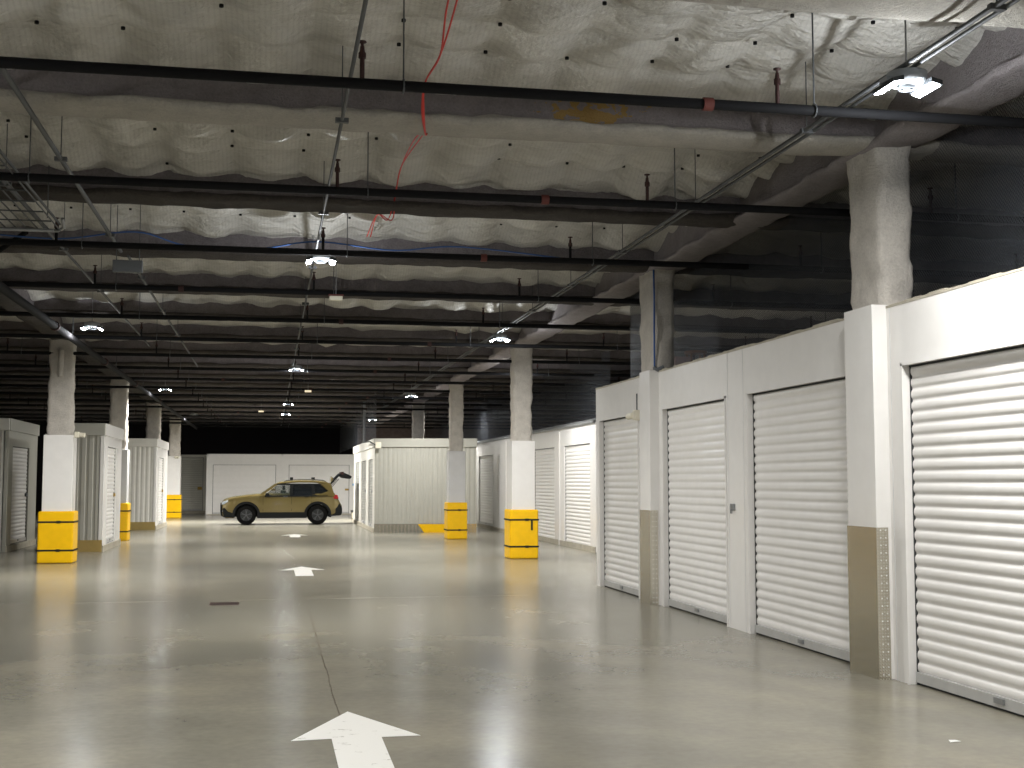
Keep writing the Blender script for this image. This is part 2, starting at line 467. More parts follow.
run('conduit', [(-1.75, YF, 4.30), (-1.75, 15.1, 4.30)], .020, M['conduit'], 'grey conduit running from top left to the hanging grey panel', 'conduit', [(-1.75, 7.5+3.3*k, 4.30) for k in range(3)])
run('conduit', [(-1.70, 15.4, 4.30), (-1.70, 30.0, 4.30)], .017, M['conduit'], 'grey conduit continuing away behind the hanging grey panel', 'conduit', [(-1.70, 17+3.3*k, 4.30) for k in range(3)])
run('conduit', [(-2.42, YF, 4.34), (-2.42, 26.0, 4.34)], .016, M['conduit'], 'grey conduit along the left side ahead of the left light', 'conduit', [(-2.42, 12+3.3*k, 4.34) for k in range(3)])
# grey panel
t = empty('sign_board', (-1.68, 15.2, 4.14))
MB().box((-.17, -.03, -.07), (.17, .03, .075)).build('panel', M['box_grey'], t, bevel=.008)
MB().tube([(-.13, 0, .075), (-.13, 0, .8)], .005, 6).tube([(.13, 0, .075), (.13, 0, .8)], .005, 6).build('hanger', M['rod'], t)
tag(t, 'small dark grey rectangular board hung from the conduit on the left', 'sign')
# wire tray
t = empty('cable_tray', (-2.6, 12, 4.22))
w = MB()
for k in range(9): w.tube([(-.42+.105*k+.0, -3.5, 0), (-.42+.105*k, 1.55, 0)], .008, 5)
for k in range(12): w.tube([(-.42, -3.5+.45*k, -.012), (.42, -3.5+.45*k, -.012)], .008, 5)
w.build('wire_floor', M['conduit'], t)
e = MB().tube([(-.45, 1.55, 0), (.40, 1.55, 0), (.46, 1.50, .03), (.46, 1.40, .10)], .018, 8).tube([(-.45, 1.40, -.03), (.38, 1.40, -.03)], .018, 8)
e.build('end_rail', M['galv'], t)
for sx in (-.42, .42): MB().tube([(sx, -3.5, .06), (sx, 1.5, .06)], .014, 6).build('side_rail', M['conduit'], t)
MB().tube([(-.4, .9, 0), (-.4, .9, .7)], .006, 5).tube([(.4, .9, 0), (.4, .9, .7)], .006, 5).build('hanger', M['rod'], t)
tag(t, 'wire cable tray hanging under the ceiling at the upper left edge', 'cable tray')
# cords
def spline(pts, n=8):
    out = []
    P = [Vector(p) for p in pts]; P = [P[0]] + P + [P[-1]]
    for i in range(1, len(P)-2):
        for k in range(n):
            t_ = k/n; a, b_, c, d = P[i-1], P[i], P[i+1], P[i+2]
            out.append(.5*((2*b_) + (c-a)*t_ + (2*a-5*b_+4*c-d)*t_**2 + (3*b_-a-3*c+d)*t_**3))
    out.append(P[-2]); return out
for nm, dx_ in (('left', 0), ('right', .045)):
    pts = spline([(1.08+dx_, 7.2, 4.80), (1.10+dx_*1.2, 8.0, 4.74), (1.15, 8.7, 4.66), (1.12, 9.35, 4.66), (1.13+dx_*.3, 9.62, 4.52), (1.2, 9.98, 4.44), (1.25, 10.3, 4.55), (1.30-dx_, 11.2, 4.74), (1.22, 12.1, 4.70), (1.24, 12.9, 4.60), (1.2+dx_, 13.3, 4.42), (1.16, 14.2, 4.66), (1.2-dx_, 15.7, 4.70)])
    o = MB().tube(pts, .007, 6).build('red_cord', M['redcord']); tag(o, '%s strand of the red cord draped along the ceiling insulation' % nm, 'cord')
pts = spline([(-3.4, 14.7, 4.40), (-2.4, 14.75, 4.36), (-1.55, 14.7, 4.46), (-1.0, 14.9, 4.36), (-.2, 14.85, 4.34), (.5, 14.8, 4.44), (1.4, 14.75, 4.36), (2.2, 14.7, 4.42), (3.6, 14.8, 4.33)])
tag(MB().tube(pts, .010, 6).build('blue_cable', M['blue']), 'blue cable sagging crosswise above the third sprinkler pipe', 'cable')

# ------------------------------------------------------------------ light fixtures
def make_fixture():
    t = empty('light_fixture')
    h = MB().tube([(0, 0, .02), (0, 0, .05), (0, 0, .10), (0, 0, .12)], [.10, .13, .13, .06], 20)
    h.box((-.17, -.05, .03), (.17, .05, .06))
    h.build('housing', M['fixture'], t)
    for s in (-1, 1):
        a = .25*s
        def R(x, z): return (s*.135 + x*math.cos(a), z*1.0 - x*math.sin(a))
        p = MB(); poly = [R(-.04, .0), R(.04, .0), R(.04, .03), R(-.04, .03)]
        p.add([(q[0], y, q[1]) for y in (-.145, .145) for q in poly], [(0,1,2,3),(7,6,5,4),(0,4,5,1),(1,5,6,2),(2,6,7,3),(3,7,4,0)])
        po = p.build('lamp_head', M['head'], t)
        l = MB(); poly = [R(-.028, -.008), R(.028, -.008), R(.028, 0), R(-.028, 0)]
        l.add([(q[0], y, q[1]) for y in (-.13, .13) for q in poly], [(0,1,2,3),(7,6,5,4),(0,4,5,1),(1,5,6,2),(2,6,7,3),(3,7,4,0)])
        l.build('led_panel', M['led'], po)
    ring = MB().tube([(.05*math.cos(k*PI/8), .05*math.sin(k*PI/8), .0) for k in range(17)], .012, 6, False)
    ring.tube([(0, 0, .03), (0, 0, -.01)], .03, 10)
    ring.build('motion_sensor', M['head'], t)
    MB().tube([(0, .0, .12), (0, .0, .72)], .006, 6).build('hanger_rod', M['galv'], t)
    return t
FX = [(.55, 14.8, 'on the middle conduit, the largest glow over the lane'),
      (4.08, 7.45, 'at the upper right, nearest the camera'),
      (.56, 29.5, 'second one along the middle conduit, over the lane'),
      (.56, 42.7, 'third one along the middle conduit, small and far'),
      (.56, 49.2, 'last and smallest along the middle conduit'),
      (-3.0, 22.1, 'just above the nearest left column'),
      (-2.95, 36.6, 'far left, above the receding left columns'),
      (4.1, 22.5, 'above and left of the yellow-padded right column'),
      (4.2, 38.1, 'far away above the ribbed storage block'),
      (.55, -.5, 'added as fill behind the camera over the lane'),  # from here on: lamps added as fill
      (-3.0, 7.6, 'added as fill out of frame on the near left'),
      (4.08, -6.5, 'added as fill behind the camera at the right'),
      (-3.0, 51.2, 'added as fill at the far left end'),
      (-3.0, -6.5, 'added as fill behind the camera at the left'),
      (4.2, 53, 'added as fill at the far right end'),
      (5.86, 29.3, 'added as fill, hidden behind the yellow-guarded right column'),  # this and the next added to brighten the far right wall
      (6.75, 45.6, 'added as fill, hidden behind the shade-toned right column')]
SHOW = {}
proto = None
for (x, y, where) in FX:
    if proto is None: proto = make_fixture(); o = proto
    else: o = copy_tree(proto)
    o.location = (x, y, 4.20)
    tag(o, 'twin-panel LED light ' + where, 'light', 'twin-panel LED lights')
    en = {(4.08,7.45):110, (.55,14.8):200, (-3.0,22.1):260, (4.1,22.5):230, (.55,-.5):200, (-3.0,7.6):230, (4.08,-6.5):200, (-3.0,-6.5):200, (4.2,38.1):150, (.56,42.7):300, (.56,49.2):520, (-3.0,51.2):650, (4.2,53):650, (5.86,29.3):110, (6.75,45.6):130, (-2.95,36.6):260}.get((x,y), 420)
    for sx in (-.135, .135):          # the light of each LED head, the size of its panel
        L = bpy.data.lights.new('downlight', 'AREA'); L.shape = 'RECTANGLE'; L.size = .05; L.size_y = .26
        L.energy = en/2; L.color = (1.0, .975, .935)
        lo = bpy.data.objects.new('downlight', L); COL.objects.link(lo); lo.location = (x+sx, y, 4.175); lo.visible_glossy = False
    P = bpy.data.lights.new('ceiling_fill', 'POINT'); P.energy = (38 if y < 30 else 14) * (.4 if x < -2 else 1); P.shadow_soft_size = .02; P.color = (.92, .96, 1.0)
    po = bpy.data.objects.new('ceiling_fill', P); COL.objects.link(po); po.location = (x, y, 4.0); po.visible_glossy = y < 24  # added fill towards the ceiling, not a lamp of the fixture

# small ceiling devices
def device(name, loc, label, cat, sz, mat):
    t = empty(name, loc)
    MB().box((-sz[0], -sz[1], -sz[2]), (sz[0], sz[1], sz[2])).build('case', mat, t, bevel=.01)
    MB().tube([(0, 0, sz[2]), (0, 0, 4.9-loc[2])], .005, 6).build('hanger_rod', M['galv'], t)
    return tag(t, label, cat)
t = device('hanging_sensor', (.85, 17.2, 4.12), 'small white box hung over the lane beyond the middle light', 'sensor', (.09, .05, .03), M['ivory'])
MB().box((-.10, -.055, .03), (.10, .055, .05)).build('red_cap', M['red'], t)
device('emergency_lamp', (1.0, 35.2, 4.12), 'faint warm lamp hung right of the middle row of lights', 'lamp', (.09, .06, .025), M['led_small'])
device('emergency_lamp', (-.35, 45.7, 4.12), 'faint warm lamp hung left of the farthest lights', 'lamp', (.09, .06, .025), M['led_small'])

# ------------------------------------------------------------------ roll-up doors
def shutter(mb, o, u, n, w, z0, z1, pitch, depth):
    N = max(1, int(round((z1-z0)/pitch))); p = (z1-z0)/N; prof = []
    for k in range(N):
        for (a, d) in ((0, 0), (.10, .05), (.2, .6), (.35, .95), (.5, 1), (.65, .95), (.8, .6), (.9, .05)):
            prof.append((z0+(k+a)*p, d*depth))
    prof.append((z1, 0)); m = len(prof); vs = []
    for t in (0, w):
        for z, d in prof: vs.append((o[0]+u[0]*t+n[0]*d, o[1]+u[1]*t+n[1]*d, z))
    mb.add(vs, [(j, j+1, m+j+1, m+j) for j in range(m-1)], True)
def roll_door(name, o, u, n, w, h, z0=0., mat='door', pitch=.094, depth=.013, latch=True, part=False, parent=None, latchmat='galv'):
    """o: lower corner of the opening on the curtain plane; u along the width; n outward"""
    if parent:
        t = empty(name, (0, 0, 0)); t.parent = parent
    else: t = empty(name, (0, 0, 0))
    U = Vector((u[0], u[1], 0)); Nn = Vector((n[0], n[1], 0)); O = Vector((o[0], o[1], 0))
    t.location = O - (Vector(parent.location) if parent else Vector()); O2 = (0, 0)
    g = .02
    mb = MB(); shutter(mb, (u[0]*g, u[1]*g), u, n, w-2*g, z0+.09, h, pitch, depth)
    mb.build('shutter_curtain', M[mat], t)
    MB().obox(O2, u, n, (g, -.01, z0+.02), (w-g, .03, z0+.10)).build('bottom_bar', M['bar'], t)
    gb = MB().obox(O2, u, n, (0, -.06, z0), (w, -.025, h+.02)).obox(O2, u, n, (0, -.03, z0), (.018, .012, h)).obox(O2, u, n, (w-.018, -.03, z0), (w, .012, h))
    gb.obox(O2, u, n, (0, -.03, z0), (w, .0, z0+.02)).obox(O2, u, n, (0, -.03, h-.015), (w, .015, h+.005))
    gb.build('door_track', M['darkgap'], t)  # guides and gap strips, jamb shadow put in as near-black colour
    if latch:
        lb = MB().obox(O2, u, n, (w*.5-.06, .025, z0+.05), (w*.5+.06, .045, z0+.09))
        lb.build('pull_handle', M['galv'], t)
    return t

# ------------------------------------------------------------------ wall on the right with its doors
HW = 3.08; XW = 5.06; XD = 5.13
openings = [(7.02, 9.42, 'nearest, cut by the right edge of the photo'), (10.40, 12.82, 'just beyond the nearest column'),
            (13.50, 15.80, 'between the plain pier and the second column'), (16.93, 19.02, 'last in the near right wall, under the small camera')]
w = MB(); prev = YF; DH = 2.565
for (a, b, _) in openings:
    w.box((XW, prev, 0), (XW+.16, a, HW)); w.box((XW, a, DH), (XW+.16, b, HW)); prev = b
w.box((XW, prev, 0), (XW+.16, 19.27, HW))
w.box((XW+.16, 19.19, 0), (XR, 19.27, HW))
wall = tag(w.build('wall_right', M['white']), 'glossy white storage wall along the right side with shutter openings', 'wall', kind='structure')
MB().box((XW+.16, YF, 3.0), (8.6, 19.19, 3.03)).build('roof_sheet', M['dark_wall'], wall)
f = MB(); y = YF; random.seed(3)
while y < 19.2:
    l = random.uniform(.08, .3); f.box((XW-.004, y, HW-.012), (XW+.15, min(19.27, y+l), HW+random.uniform(.004, .022))); y += l
f.build('rough_top_edge', M['kerb'], wall)
jn = MB()
for y in (12.95, 13.42, 9.62, 16.86): jn.box((XW-.003, y, .0), (XW, y+.006, HW-.01))
jn.build('panel_joint', M['casing_shaded'], wall)
lips = MB()
for (a, b, _) in openings:
    lips.box((XW-.014, a-.02, 0), (XW, a+.006, DH+.02)); lips.box((XW-.014, b-.006, 0), (XW, b+.02, DH+.02)); lips.box((XW-.014, a-.02, DH-.004), (XW, b+.02, DH+.022))
lips.build('door_trim', M['white'], wall)
for k, (a, b, where) in enumerate(openings):
    t = roll_door('door_%d' % (k+1), (XD, b, 0), (0, -1), (-1, 0), b-a, DH)
    tag(t, 'white ribbed roll-up door, ' + where, 'door', kind='structure')
# wall-mounted bits
t = empty('security_camera', (XW-.01, 16.8, 2.54))
MB().box((-.10, -.06, -.07), (0, .06, .07)).build('mount_box', M['ivory'], t, bevel=.012)
MB().tube([(-.08, .05, 0), (-.10, .26, -.01)], .045, 10).build('camera_body', M['ivory'], t)
MB().tube([(-.05, 0, .07), (-.05, 0, .3)], .01, 6).build('cable', M['conduit'], t)
tag(t, 'small ivory security camera at the top of the last near right door', 'camera')
t = empty('door_lock', (XW, 13.28, 1.34))
MB().box((-.03, -.045, -.035), (0, .045, .035)).build('lock_body', M['galv'], t, bevel=.006)
MB().tube([(-.03, -.02, -.03), (-.03, -.02, -.07), (-.03, .02, -.07), (-.03, .02, -.03)], .006, 6).build('shackle', M['box_grey'], t)
tag(t, 'small metal lock on the pier between the second and third doors', 'lock')
# security mesh above the wall
def mesh_plane(a, b, z0, z1, label):
    t = MB().add([(a[0], a[1], z0), (b[0], b[1], z0), (b[0], b[1], z1), (a[0], a[1], z1)], [(0, 1, 2, 3)]).build('security_mesh', M['mesh'])
    return tag(t, label, 'mesh')
mesh_plane((5.62, YF), (5.62, 19.22), 3.04, 4.7, 'black wire mesh rising from the near right wall to the ceiling')
mesh_plane((5.62, 19.22), (XR, 19.22), 3.04, 4.7, 'black wire mesh closing the far end above the near right wall')
# things stored on top
t = empty('wooden_stool', (6.25, 17.9, 3.03))
MB().tube([(0, 0, .5), (0, 0, .54)], .17, 16).build('seat', M['wood'], t)
for sx, sy in ((-1, -1), (1, -1), (1, 1), (-1, 1)): MB().tube([(sx*.16, sy*.16, 0), (sx*.1, sy*.1, .5)], .018, 6).build('leg', M['wood'], t)
tag(t, 'brown wooden stool standing on top of the storage units', 'stool')
t = empty('carton', (5.95, 17.9, 3.03))
MB().box((-.13, -.35, 0), (.1, .35, .42)).build('carton_body', M['carton'], t)
MB().box((-.135, -.05, 0), (-.13, .05, .42)).build('tape', M['paper'], t)
tag(t, 'mauve cardboard carton on top of the units beside the second column', 'carton')

# ------------------------------------------------------------------ columns
def rounded_shaft(name, x0, x1, y0, y1, z0, z1, mat, parent, amp=.020):
    nseg = 8; rad = .07; prof = []
    for (cx, cy, a0) in ((x1-rad, y1-rad, 0), (x0+rad, y1-rad, PI/2), (x0+rad, y0+rad, PI), (x1-rad, y0+rad, 1.5*PI)):
        for k in range(4): a = a0 + (PI/2)*k/3; prof.append((cx+rad*math.cos(a), cy+rad*math.sin(a)))
    P2 = []
    for i, p in enumerate(prof):
        q = prof[(i+1) % len(prof)]; d = math.hypot(q[0]-p[0], q[1]-p[1]); n = max(1, int(d/.07))
        for k in range(n): P2.append((p[0]+(q[0]-p[0])*k/n, p[1]+(q[1]-p[1])*k/n))
    m = len(P2); nz = int((z1-z0)/.06); vs = []; fs = []
    cx, cy = (x0+x1)/2, (y0+y1)/2
    for j in range(nz+1):
        z = z0+(z1-z0)*j/nz; fl = 1 + .12*max(0, (z-(z1-.15))/.15)
        for (a, b) in P2:
            k = amp*(noise.noise(Vector((a*7, b*7, z*5+x0))) + .7*noise.noise(Vector((a*17, b*17, z*13))))*1.6
            dx, dy = a-cx, b-cy; r = math.hypot(dx, dy)
            vs.append((cx+dx*fl*(1+k/r), cy+dy*fl*(1+k/r), z))
    for j in range(nz):
        for i in range(m): fs.append((j*m+i, j*m+(i+1) % m, (j+1)*m+(i+1) % m, (j+1)*m+i))
    return MB().add(vs, fs, True).build(name, mat, parent)
def column(x0, x1, y0, y1, label, guard=True, zc=2.48, embedded=False, casing='white', tail=False, box=False, hidden=False, yc=.5):
    t = empty('column', ((x0+x1)/2, (y0+y1)/2, 0)); X, Y = (x1-x0)/2, (y1-y0)/2
    zc_ = 3.10 if embedded else zc
    rounded_shaft('sprayed_shaft', -X, X, -Y, Y, zc_ - .02, 4.5, M['column'], t)
    if embedded:
        cx0 = 4.93 - (x0+x1)/2
        MB().box((cx0, -Y-.02, 0), (X*.4, -Y+yc, zc_)).build('white_casing', M['white'], t, bevel=.006)
        k = MB().box((cx0-.008, -Y-.028, .0), (cx0+.10, -Y+yc+.004, 1.24))
        ko = k.build('kick_plate', M['plate'], t)
        rv = MB()
        for i in range(20):
            for d in (.03, .075): rv.tube([(cx0+d, -Y-.034, .04+i*.062), (cx0+d, -Y-.027, .04+i*.062)], .006, 8)
        rv.build('rivet_row', M['paper'], ko)
        return tag(t, label, 'column')
    MB().box((-X-.05, -Y-.04, 0), (X+.05, Y+.04, zc)).build('white_casing', M[casing], t, bevel=.012)
    if guard:
        g = MB().box((-X-.105, -Y-.11, 0), (X+.105, Y+.11, 1.03)).build('yellow_guard', M['yellow'], t, bevel=.035)
        for z in (.24, .80):
            s = MB()
            e = .114
            s.box((-X-e, -Y-e, z), (X+e, -Y-e+.01, z+.035)).box((-X-e, Y+e-.01, z), (X+e, Y+e, z+.035)).box((-X-e, -Y-e, z), (-X-e+.01, Y+e, z+.035)).box((X+e-.01, -Y-e, z), (X+e, Y+e, z+.035))
            so = s.build('strap', M['rubber'], g)
            MB().box((.02, -Y-e-.012, z-.008), (.09, -Y-e+.002, z+.043)).build('buckle', M['rubber'], so)
            if tail and z > .5: MB().box((.14, -Y-e-.012, z-.2), (.18, -Y-e-.004, z+.02)).build('strap_tail', M['rubber'], so)
    return tag(t, label, 'column')
column(5.03, 5.34, 9.70, 10.30, 'thick sprayed column with white casing and metal kick plate, nearest on the right', embedded=True)
c2 = column(5.03, 5.31, 16.00, 16.75, 'sprayed column with blue cable rising from the near right wall, second on the right', embedded=True, yc=.44)
MB().tube([(-.155, -.36, 3.12), (-.16, -.375, 3.6), (-.155, -.372, 4.1), (-.16, -.37, 4.45)], .013, 6).build('blue_cable', M['blue'], c2)
MB().tube([(-.155, -.36, 3.13), (-.13, -.42, 3.10), (-.05, -.43, 3.14)], .03, 6).build('cable_bundle', M['box_grey'], c2)
column(5.06, 5.46, 26.10, 26.55, 'free-standing right column with bright yellow guard and hanging strap end', tail=True)
column(5.02, 5.38, 35.30, 35.75, 'right column, white casing greyed for shade, with yellow guard in front of the ribbed block', casing='casing_shaded')
column(5.02, 5.42, 44.90, 45.35, 'sprayed column rising from inside the ribbed block under a light', guard=False)
L1 = column(-4.40, -3.93, 26.40, 26.80, 'nearest left column with white casing and large yellow guard', zc=2.55)
column(-4.36, -3.90, 35.90, 36.35, 'second left column, mostly hidden behind the middle left unit', zc=2.5, casing='casing_shaded')
column(-4.46, -3.96, 47.30, 47.75, 'third left column rising behind the cream ribbed unit', guard=False)
column(-4.46, -3.98, 58.00, 58.45, 'farthest left column with yellow guard beside the grey shutter', zc=2.75)
def small_camera(loc, label):
    t = empty('security_camera', loc)
    MB().box((0, -.05, -.06), (.09, .05, .06)).build('mount_box', M['ivory'], t, bevel=.012)
    MB().tube([(.09, 0, 0), (.2, -.03, -.01)], .05, 10).build('camera_body', M['ivory'], t)
    return tag(t, label, 'camera')
small_camera((-3.88, 26.5, 2.56), 'ivory camera on the casing top of the nearest left column')
small_camera((-4.2, 57.9, 2.70), 'ivory camera on the casing top of the farthest left column')
tag(MB().tube([(-4.16, 26.37, 3.72), (-4.16, 26.36, 4.25)], [.055, .06], 12).build('conduit_stub', M['column']), 'coated vertical stub on the upper face of nearest left column', 'conduit')

# ------------------------------------------------------------------ corrugated storage units
def ribbed(mb, o, u, n, w, z0, z1, pitch=.15, depth=.013):
    N = max(1, int(round(w/pitch))); p = w/N; prof = []
    for k in range(N):
        for (a, d) in ((0, 0), (.5, 0), (.6, 1), (.9, 1)): prof.append(((k+a)*p, d*depth))
    prof.append((w, 0)); m = len(prof); vs = []
    for z in (z0, z1):
        for t, d in prof: vs.append((o[0]+u[0]*t-n[0]*d, o[1]+u[1]*t-n[1]*d, z))
    mb.add(vs, [(j, j+1, m+j+1, m+j) for j in range(m-1)])
def unit(name, x0, x1, y0, y1, H, label, front=None, side=1, doors=(), matf='cream', mats='white', fascia=.28, kick=None, dh=2.45, dz=.14, yskew=0, latch='brass', dmat='door'):
    """box-like storage unit: ribbed front (towards the camera), doors on its aisle side"""
    t = empty(name, ((x0+x1)/2, (y0+y1)/2, 0)); cx, cy = (x0+x1)/2, (y0+y1)/2
    X, Y = (x1-x0)/2, (y1-y0)/2
    a = Vector((-X, -Y + (yskew if side < 0 else 0))); b = Vector((X, -Y - (yskew if side < 0 else 0)))
    if side > 0: a = Vector((-X, -Y)); b = Vector((X, -Y))
    d = (b-a); wl = d.length; u = (d.x/wl, d.y/wl); n = (u[1], -u[0])
    mb = MB(); ribbed(mb, a, u, n, wl, .0 if not kick else .26, H-fascia)
    mb.build('ribbed_front', M[matf], t)
    MB().obox(a, u, n, (-.02, -.03, H-fascia), (wl+.02, .05, H)).build('fascia', M[matf], t, bevel=.01)
    if kick: MB().obox(a, u, n, (0, -.02, 0), (wl, .012, .27)).build('kick_plate', M[kick], t)
    # aisle side
    sx = X if side > 0 else -X; nn = (1, 0) if side > 0 else (-1, 0)
    ys = -Y if side > 0 else a.y
    w = MB(); prev = ys
    for (p, q) in doors:
        p -= cy; q -= cy
        w.obox((sx, 0), (0, 1), nn, (prev, -.1, 0), (p, 0, H-.02)).obox((sx, 0), (0, 1), nn, (p, -.1, dh), (q, 0, H-.02)).obox((sx, 0), (0, 1), nn, (p, -.1, 0), (q, 0, dz)); prev = q
    w.obox((sx, 0), (0, 1), nn, (prev, -.1, 0), (Y, 0, H-.02))
    w.build('side_wall', M[mats], t)
    MB().obox((sx, 0), (0, 1), nn, (ys, 0, H-fascia), (Y, .04, H)).build('side_fascia', M[mats], t)
    MB().obox((sx, 0), (0, 1), nn, (ys, 0, 0), (Y, .03, dz)).build('plinth', M['kerb'], t)
    for (p, q) in doors:
        dd = roll_door('roll_up_door', (cx+sx-nn[0]*.05, p if side > 0 else q), (0, 1) if side > 0 else (0, -1), nn, q-p, dh, dz, parent=t, mat=dmat)
        lk = MB().obox((0, 0), (0, 1) if side > 0 else (0, -1), nn, ((q-p)*.86, .02, 1.25), ((q-p)*.95, .06, 1.33)); lk.build('latch', M[latch], dd)
    MB().box((-X+.02, Y-.03, 0), (X-.02, Y, H-.04)).build('rear_wall', M['cream'], t)
    ox = -sx; MB().box((ox-.02, -Y+.02 if not yskew else -Y+.3, 0), (ox+.02, Y, H-.04)).build('outer_wall', M['cream'], t)
    MB().box((-X+.03, (-Y+.05) if not yskew else -Y+yskew+.02, H-.10), (X-.12 if side > 0 else X-.05, Y-.05, H-.07)).build('roof_sheet', M['dark_wall'], t)
    return tag(t, label, 'storage unit')
unit('storage_unit', -9.0, -5.95, 30.7, 34.4, 3.08, 'white storage unit with shutter door, cut by the left edge', doors=((31.25, 33.3),), matf='cream_light', mats='cream', latch='box_grey')
unit('storage_unit', -4.62, -3.80, 30.5, 34.0, 2.97, 'grey ribbed storage unit between the first two left columns', doors=((31.2, 32.95),), kick='plate_reflect_tint')
unit('storage_unit', -5.6, -3.76, 43.8, 48.4, 3.06, 'cream ribbed storage unit standing in front of the third left column', doors=((44.9, 46.8),), matf='cream_light', kick='plate_reflect_tint')
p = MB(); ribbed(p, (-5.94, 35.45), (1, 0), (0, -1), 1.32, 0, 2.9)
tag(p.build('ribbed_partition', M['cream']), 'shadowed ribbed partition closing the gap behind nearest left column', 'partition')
blk = unit('storage_unit', 3.3, 6.5, 40.2, 50.8, 3.0, 'wide cream ribbed storage block with doors on its left side', side=-1, yskew=.35,
     doors=((41.4, 43.2), (44.3, 46.6), (47.7, 49.9)), kick='plate', dh=2.36, dz=.12, latch='box_grey', dmat='grey_block', mats='cream_light')
MB().add([(-.05+.0, -5.42, .0), (.95, -5.62, 0), (.75, -5.62, .26), (-.25, -5.42, .26), (-.05, -5.36, 0), (.95, -5.56, 0), (.75, -5.56, .26), (-.25, -5.36, .26)],
         [(0,1,2,3),(7,6,5,4),(0,4,5,1),(1,5,6,2),(2,6,7,3),(3,7,4,0)]).build('yellow_kick_panel', M['yellow'], blk)
t = empty('junction_box', (3.42, 40.38, 2.78))
MB().box((-.12, -.08, -.1), (.06, 0, .1)).build('case', M['ivory'], t, bevel=.01)
MB().tube([(-.1, -.04, 0), (-.3, .1, .12), (-.36, 2.5, .15)], .02, 6).build('cable', M['conduit'], t)
tag(t, 'small junction box at the top left corner of the ribbed block', 'junction box')
mesh_plane((3.35, 40.7), (3.35, 62.4), 3.02, 4.9, 'black wire mesh above the left side of the ribbed block')
tag(MB().tube([(3.42, 47, 3.03), (3.42, 47, 4.9)], .05, 8).build('mesh_post', M['galv']), 'grey post standing above the ribbed block edge', 'post')

# row on the far right (x = 7.35)
XF = 7.36
w = MB(); prev = 28.1; fo = [(28.6, 31.25, 'bright, first beyond the near right wall'), (32.35, 35.0, 'shaded, beside the bright far door'), (41.7, 44.6, 'narrow, seen between the two yellow-guarded columns')]
for a, b, _ in fo:
    w.box((XF, prev, 0), (XF+.12, a, 2.98)); w.box((XF, a, 2.52), (XF+.12, b, 2.98)); prev = b
w.box((XF, prev, 0), (XF+.12, 62.5, 2.98)); w.box((XF, 28.02, 0), (XR, 28.1, 2.98))
fw_ = tag(w.build('wall_right_far', M['white']), 'far right white storage wall behind the yellow-guarded columns', 'wall', kind='structure')
MB().tube([(XF-.03, 28.1, 3.0), (XF-.03, 62, 3.0)], .035, 8).tube([(XF+.02, 28.1, 3.06), (XF+.02, 62, 3.06)], .02, 6).build('top_rail', M['galv'], fw_)
MB().box((XF-.02, 28.1, 0), (XF, 62, .12)).build('kerb_strip', M['kerb'], fw_)
jn = MB()
for y in (31.7, 35.6, 39.2): jn.box((XF-.03, y, 0), (XF, y+.08, 2.9))
jn.build('pier_trim', M['white'], fw_)
for k, (a, b, where) in enumerate(fo):
    t = roll_door('door_%d' % (k+5), (XF+.05, b, 0), (0, -1), (-1, 0), b-a, 2.52, .0 if k < 2 else .1, mat='door' if k != 1 else 'door')
    tag(t, 'white roll-up door in the far right wall, ' + where, 'door', kind='structure')
mesh_plane((7.7, 28.0), (7.7, 62.4), 2.96, 4.9, 'black wire mesh above the far right storage wall')

# back row
HB = 2.95
w = MB(); prev = -3.0; bo = [(-2.72, .28), (.9, 3.84)]
for a, b in bo:
    w.box((prev, 62.5, 0), (a, 62.62, HB)); w.box((a, 62.5, 2.43), (b, 62.62, HB)); prev = b
w.box((prev, 62.5, 0), (XF, 62.62, HB)); w.box((-3.0, 62.62, 0), (-2.9, 66.0, HB))
bw = tag(w.build('wall_storage_back', M['white']), 'white storage front across the far end behind the car', 'wall', kind='structure')
MB().box((.52, 62.46, 0), (.62, 62.5, HB)).box((-3.02, 62.46, 0), (-2.92, 62.5, HB)).box((-3.0, 62.46, HB-.06), (4.1, 62.5, HB)).build('trim_strip', M['white'], bw)
MB().box((-3.0, 62.44, 0), (4.1, 62.5, .05)).build('kerb_strip', M['kerb'], bw)
for k, (a, b) in enumerate(bo):
    t = roll_door('door_%d' % (k+8), (a, 62.55), (1, 0), (0, -1), b-a, 2.43, .03, pitch=.30, depth=.004, latch=False)
    MB().obox((0, 0), (1, 0), (0, -1), ((b-a)*.93, .02, 1.18), ((b-a)*.99, .05, 1.27)).build('latch', M['brass'], t)
    tag(t, 'wide white sectional door %s the car' % ('behind the bonnet of' if k == 0 else 'behind the raised tailgate of'), 'door', kind='structure')
tag(MB().box((4.0, 62.42, 1.42), (4.12, 62.5, 1.52)).build('blue_sticker', simple('blue_label', (.12, .4, .75), .5)), 'tiny blue sticker on the white wall right of the tailgate', 'sticker')
w = MB().box((-9, 66, 0), (-5.6, 66.1, HB+.03)).box((-5.6, 66, 2.85), (-3.35, 66.1, HB+.03)).box((-3.35, 66, 0), (-2.9, 66.1, HB+.03))
tag(w.build('wall_storage_back_left', M['grey_door']), 'grey storage front at the far left corner', 'wall', kind='structure')
t = roll_door('door_10', (-5.6, 66.05), (1, 0), (0, -1), 2.25, 2.85, .12, mat='grey_door', latch=False)
MB().obox((0, 0), (1, 0), (0, -1), (1.98, .02, 1.2), (2.2, .06, 1.35)).build('latch', M['brass'], t)
tag(t, 'grey roll-up door beside the farthest left column', 'door', kind='structure')
tag(MB().box((-5.6, 65.6, 0), (-3.1, 65.98, .13)).build('concrete_kerb', M['kerb'], bevel=.01), 'low concrete kerb under the grey far left shutter', 'kerb')
t = empty('kerb_block', (3.72, 55.5, 0))
MB().box((-.2, -.3, 0), (.2, .3, .30)).build('concrete_body', M['kerb'], t, bevel=.03)
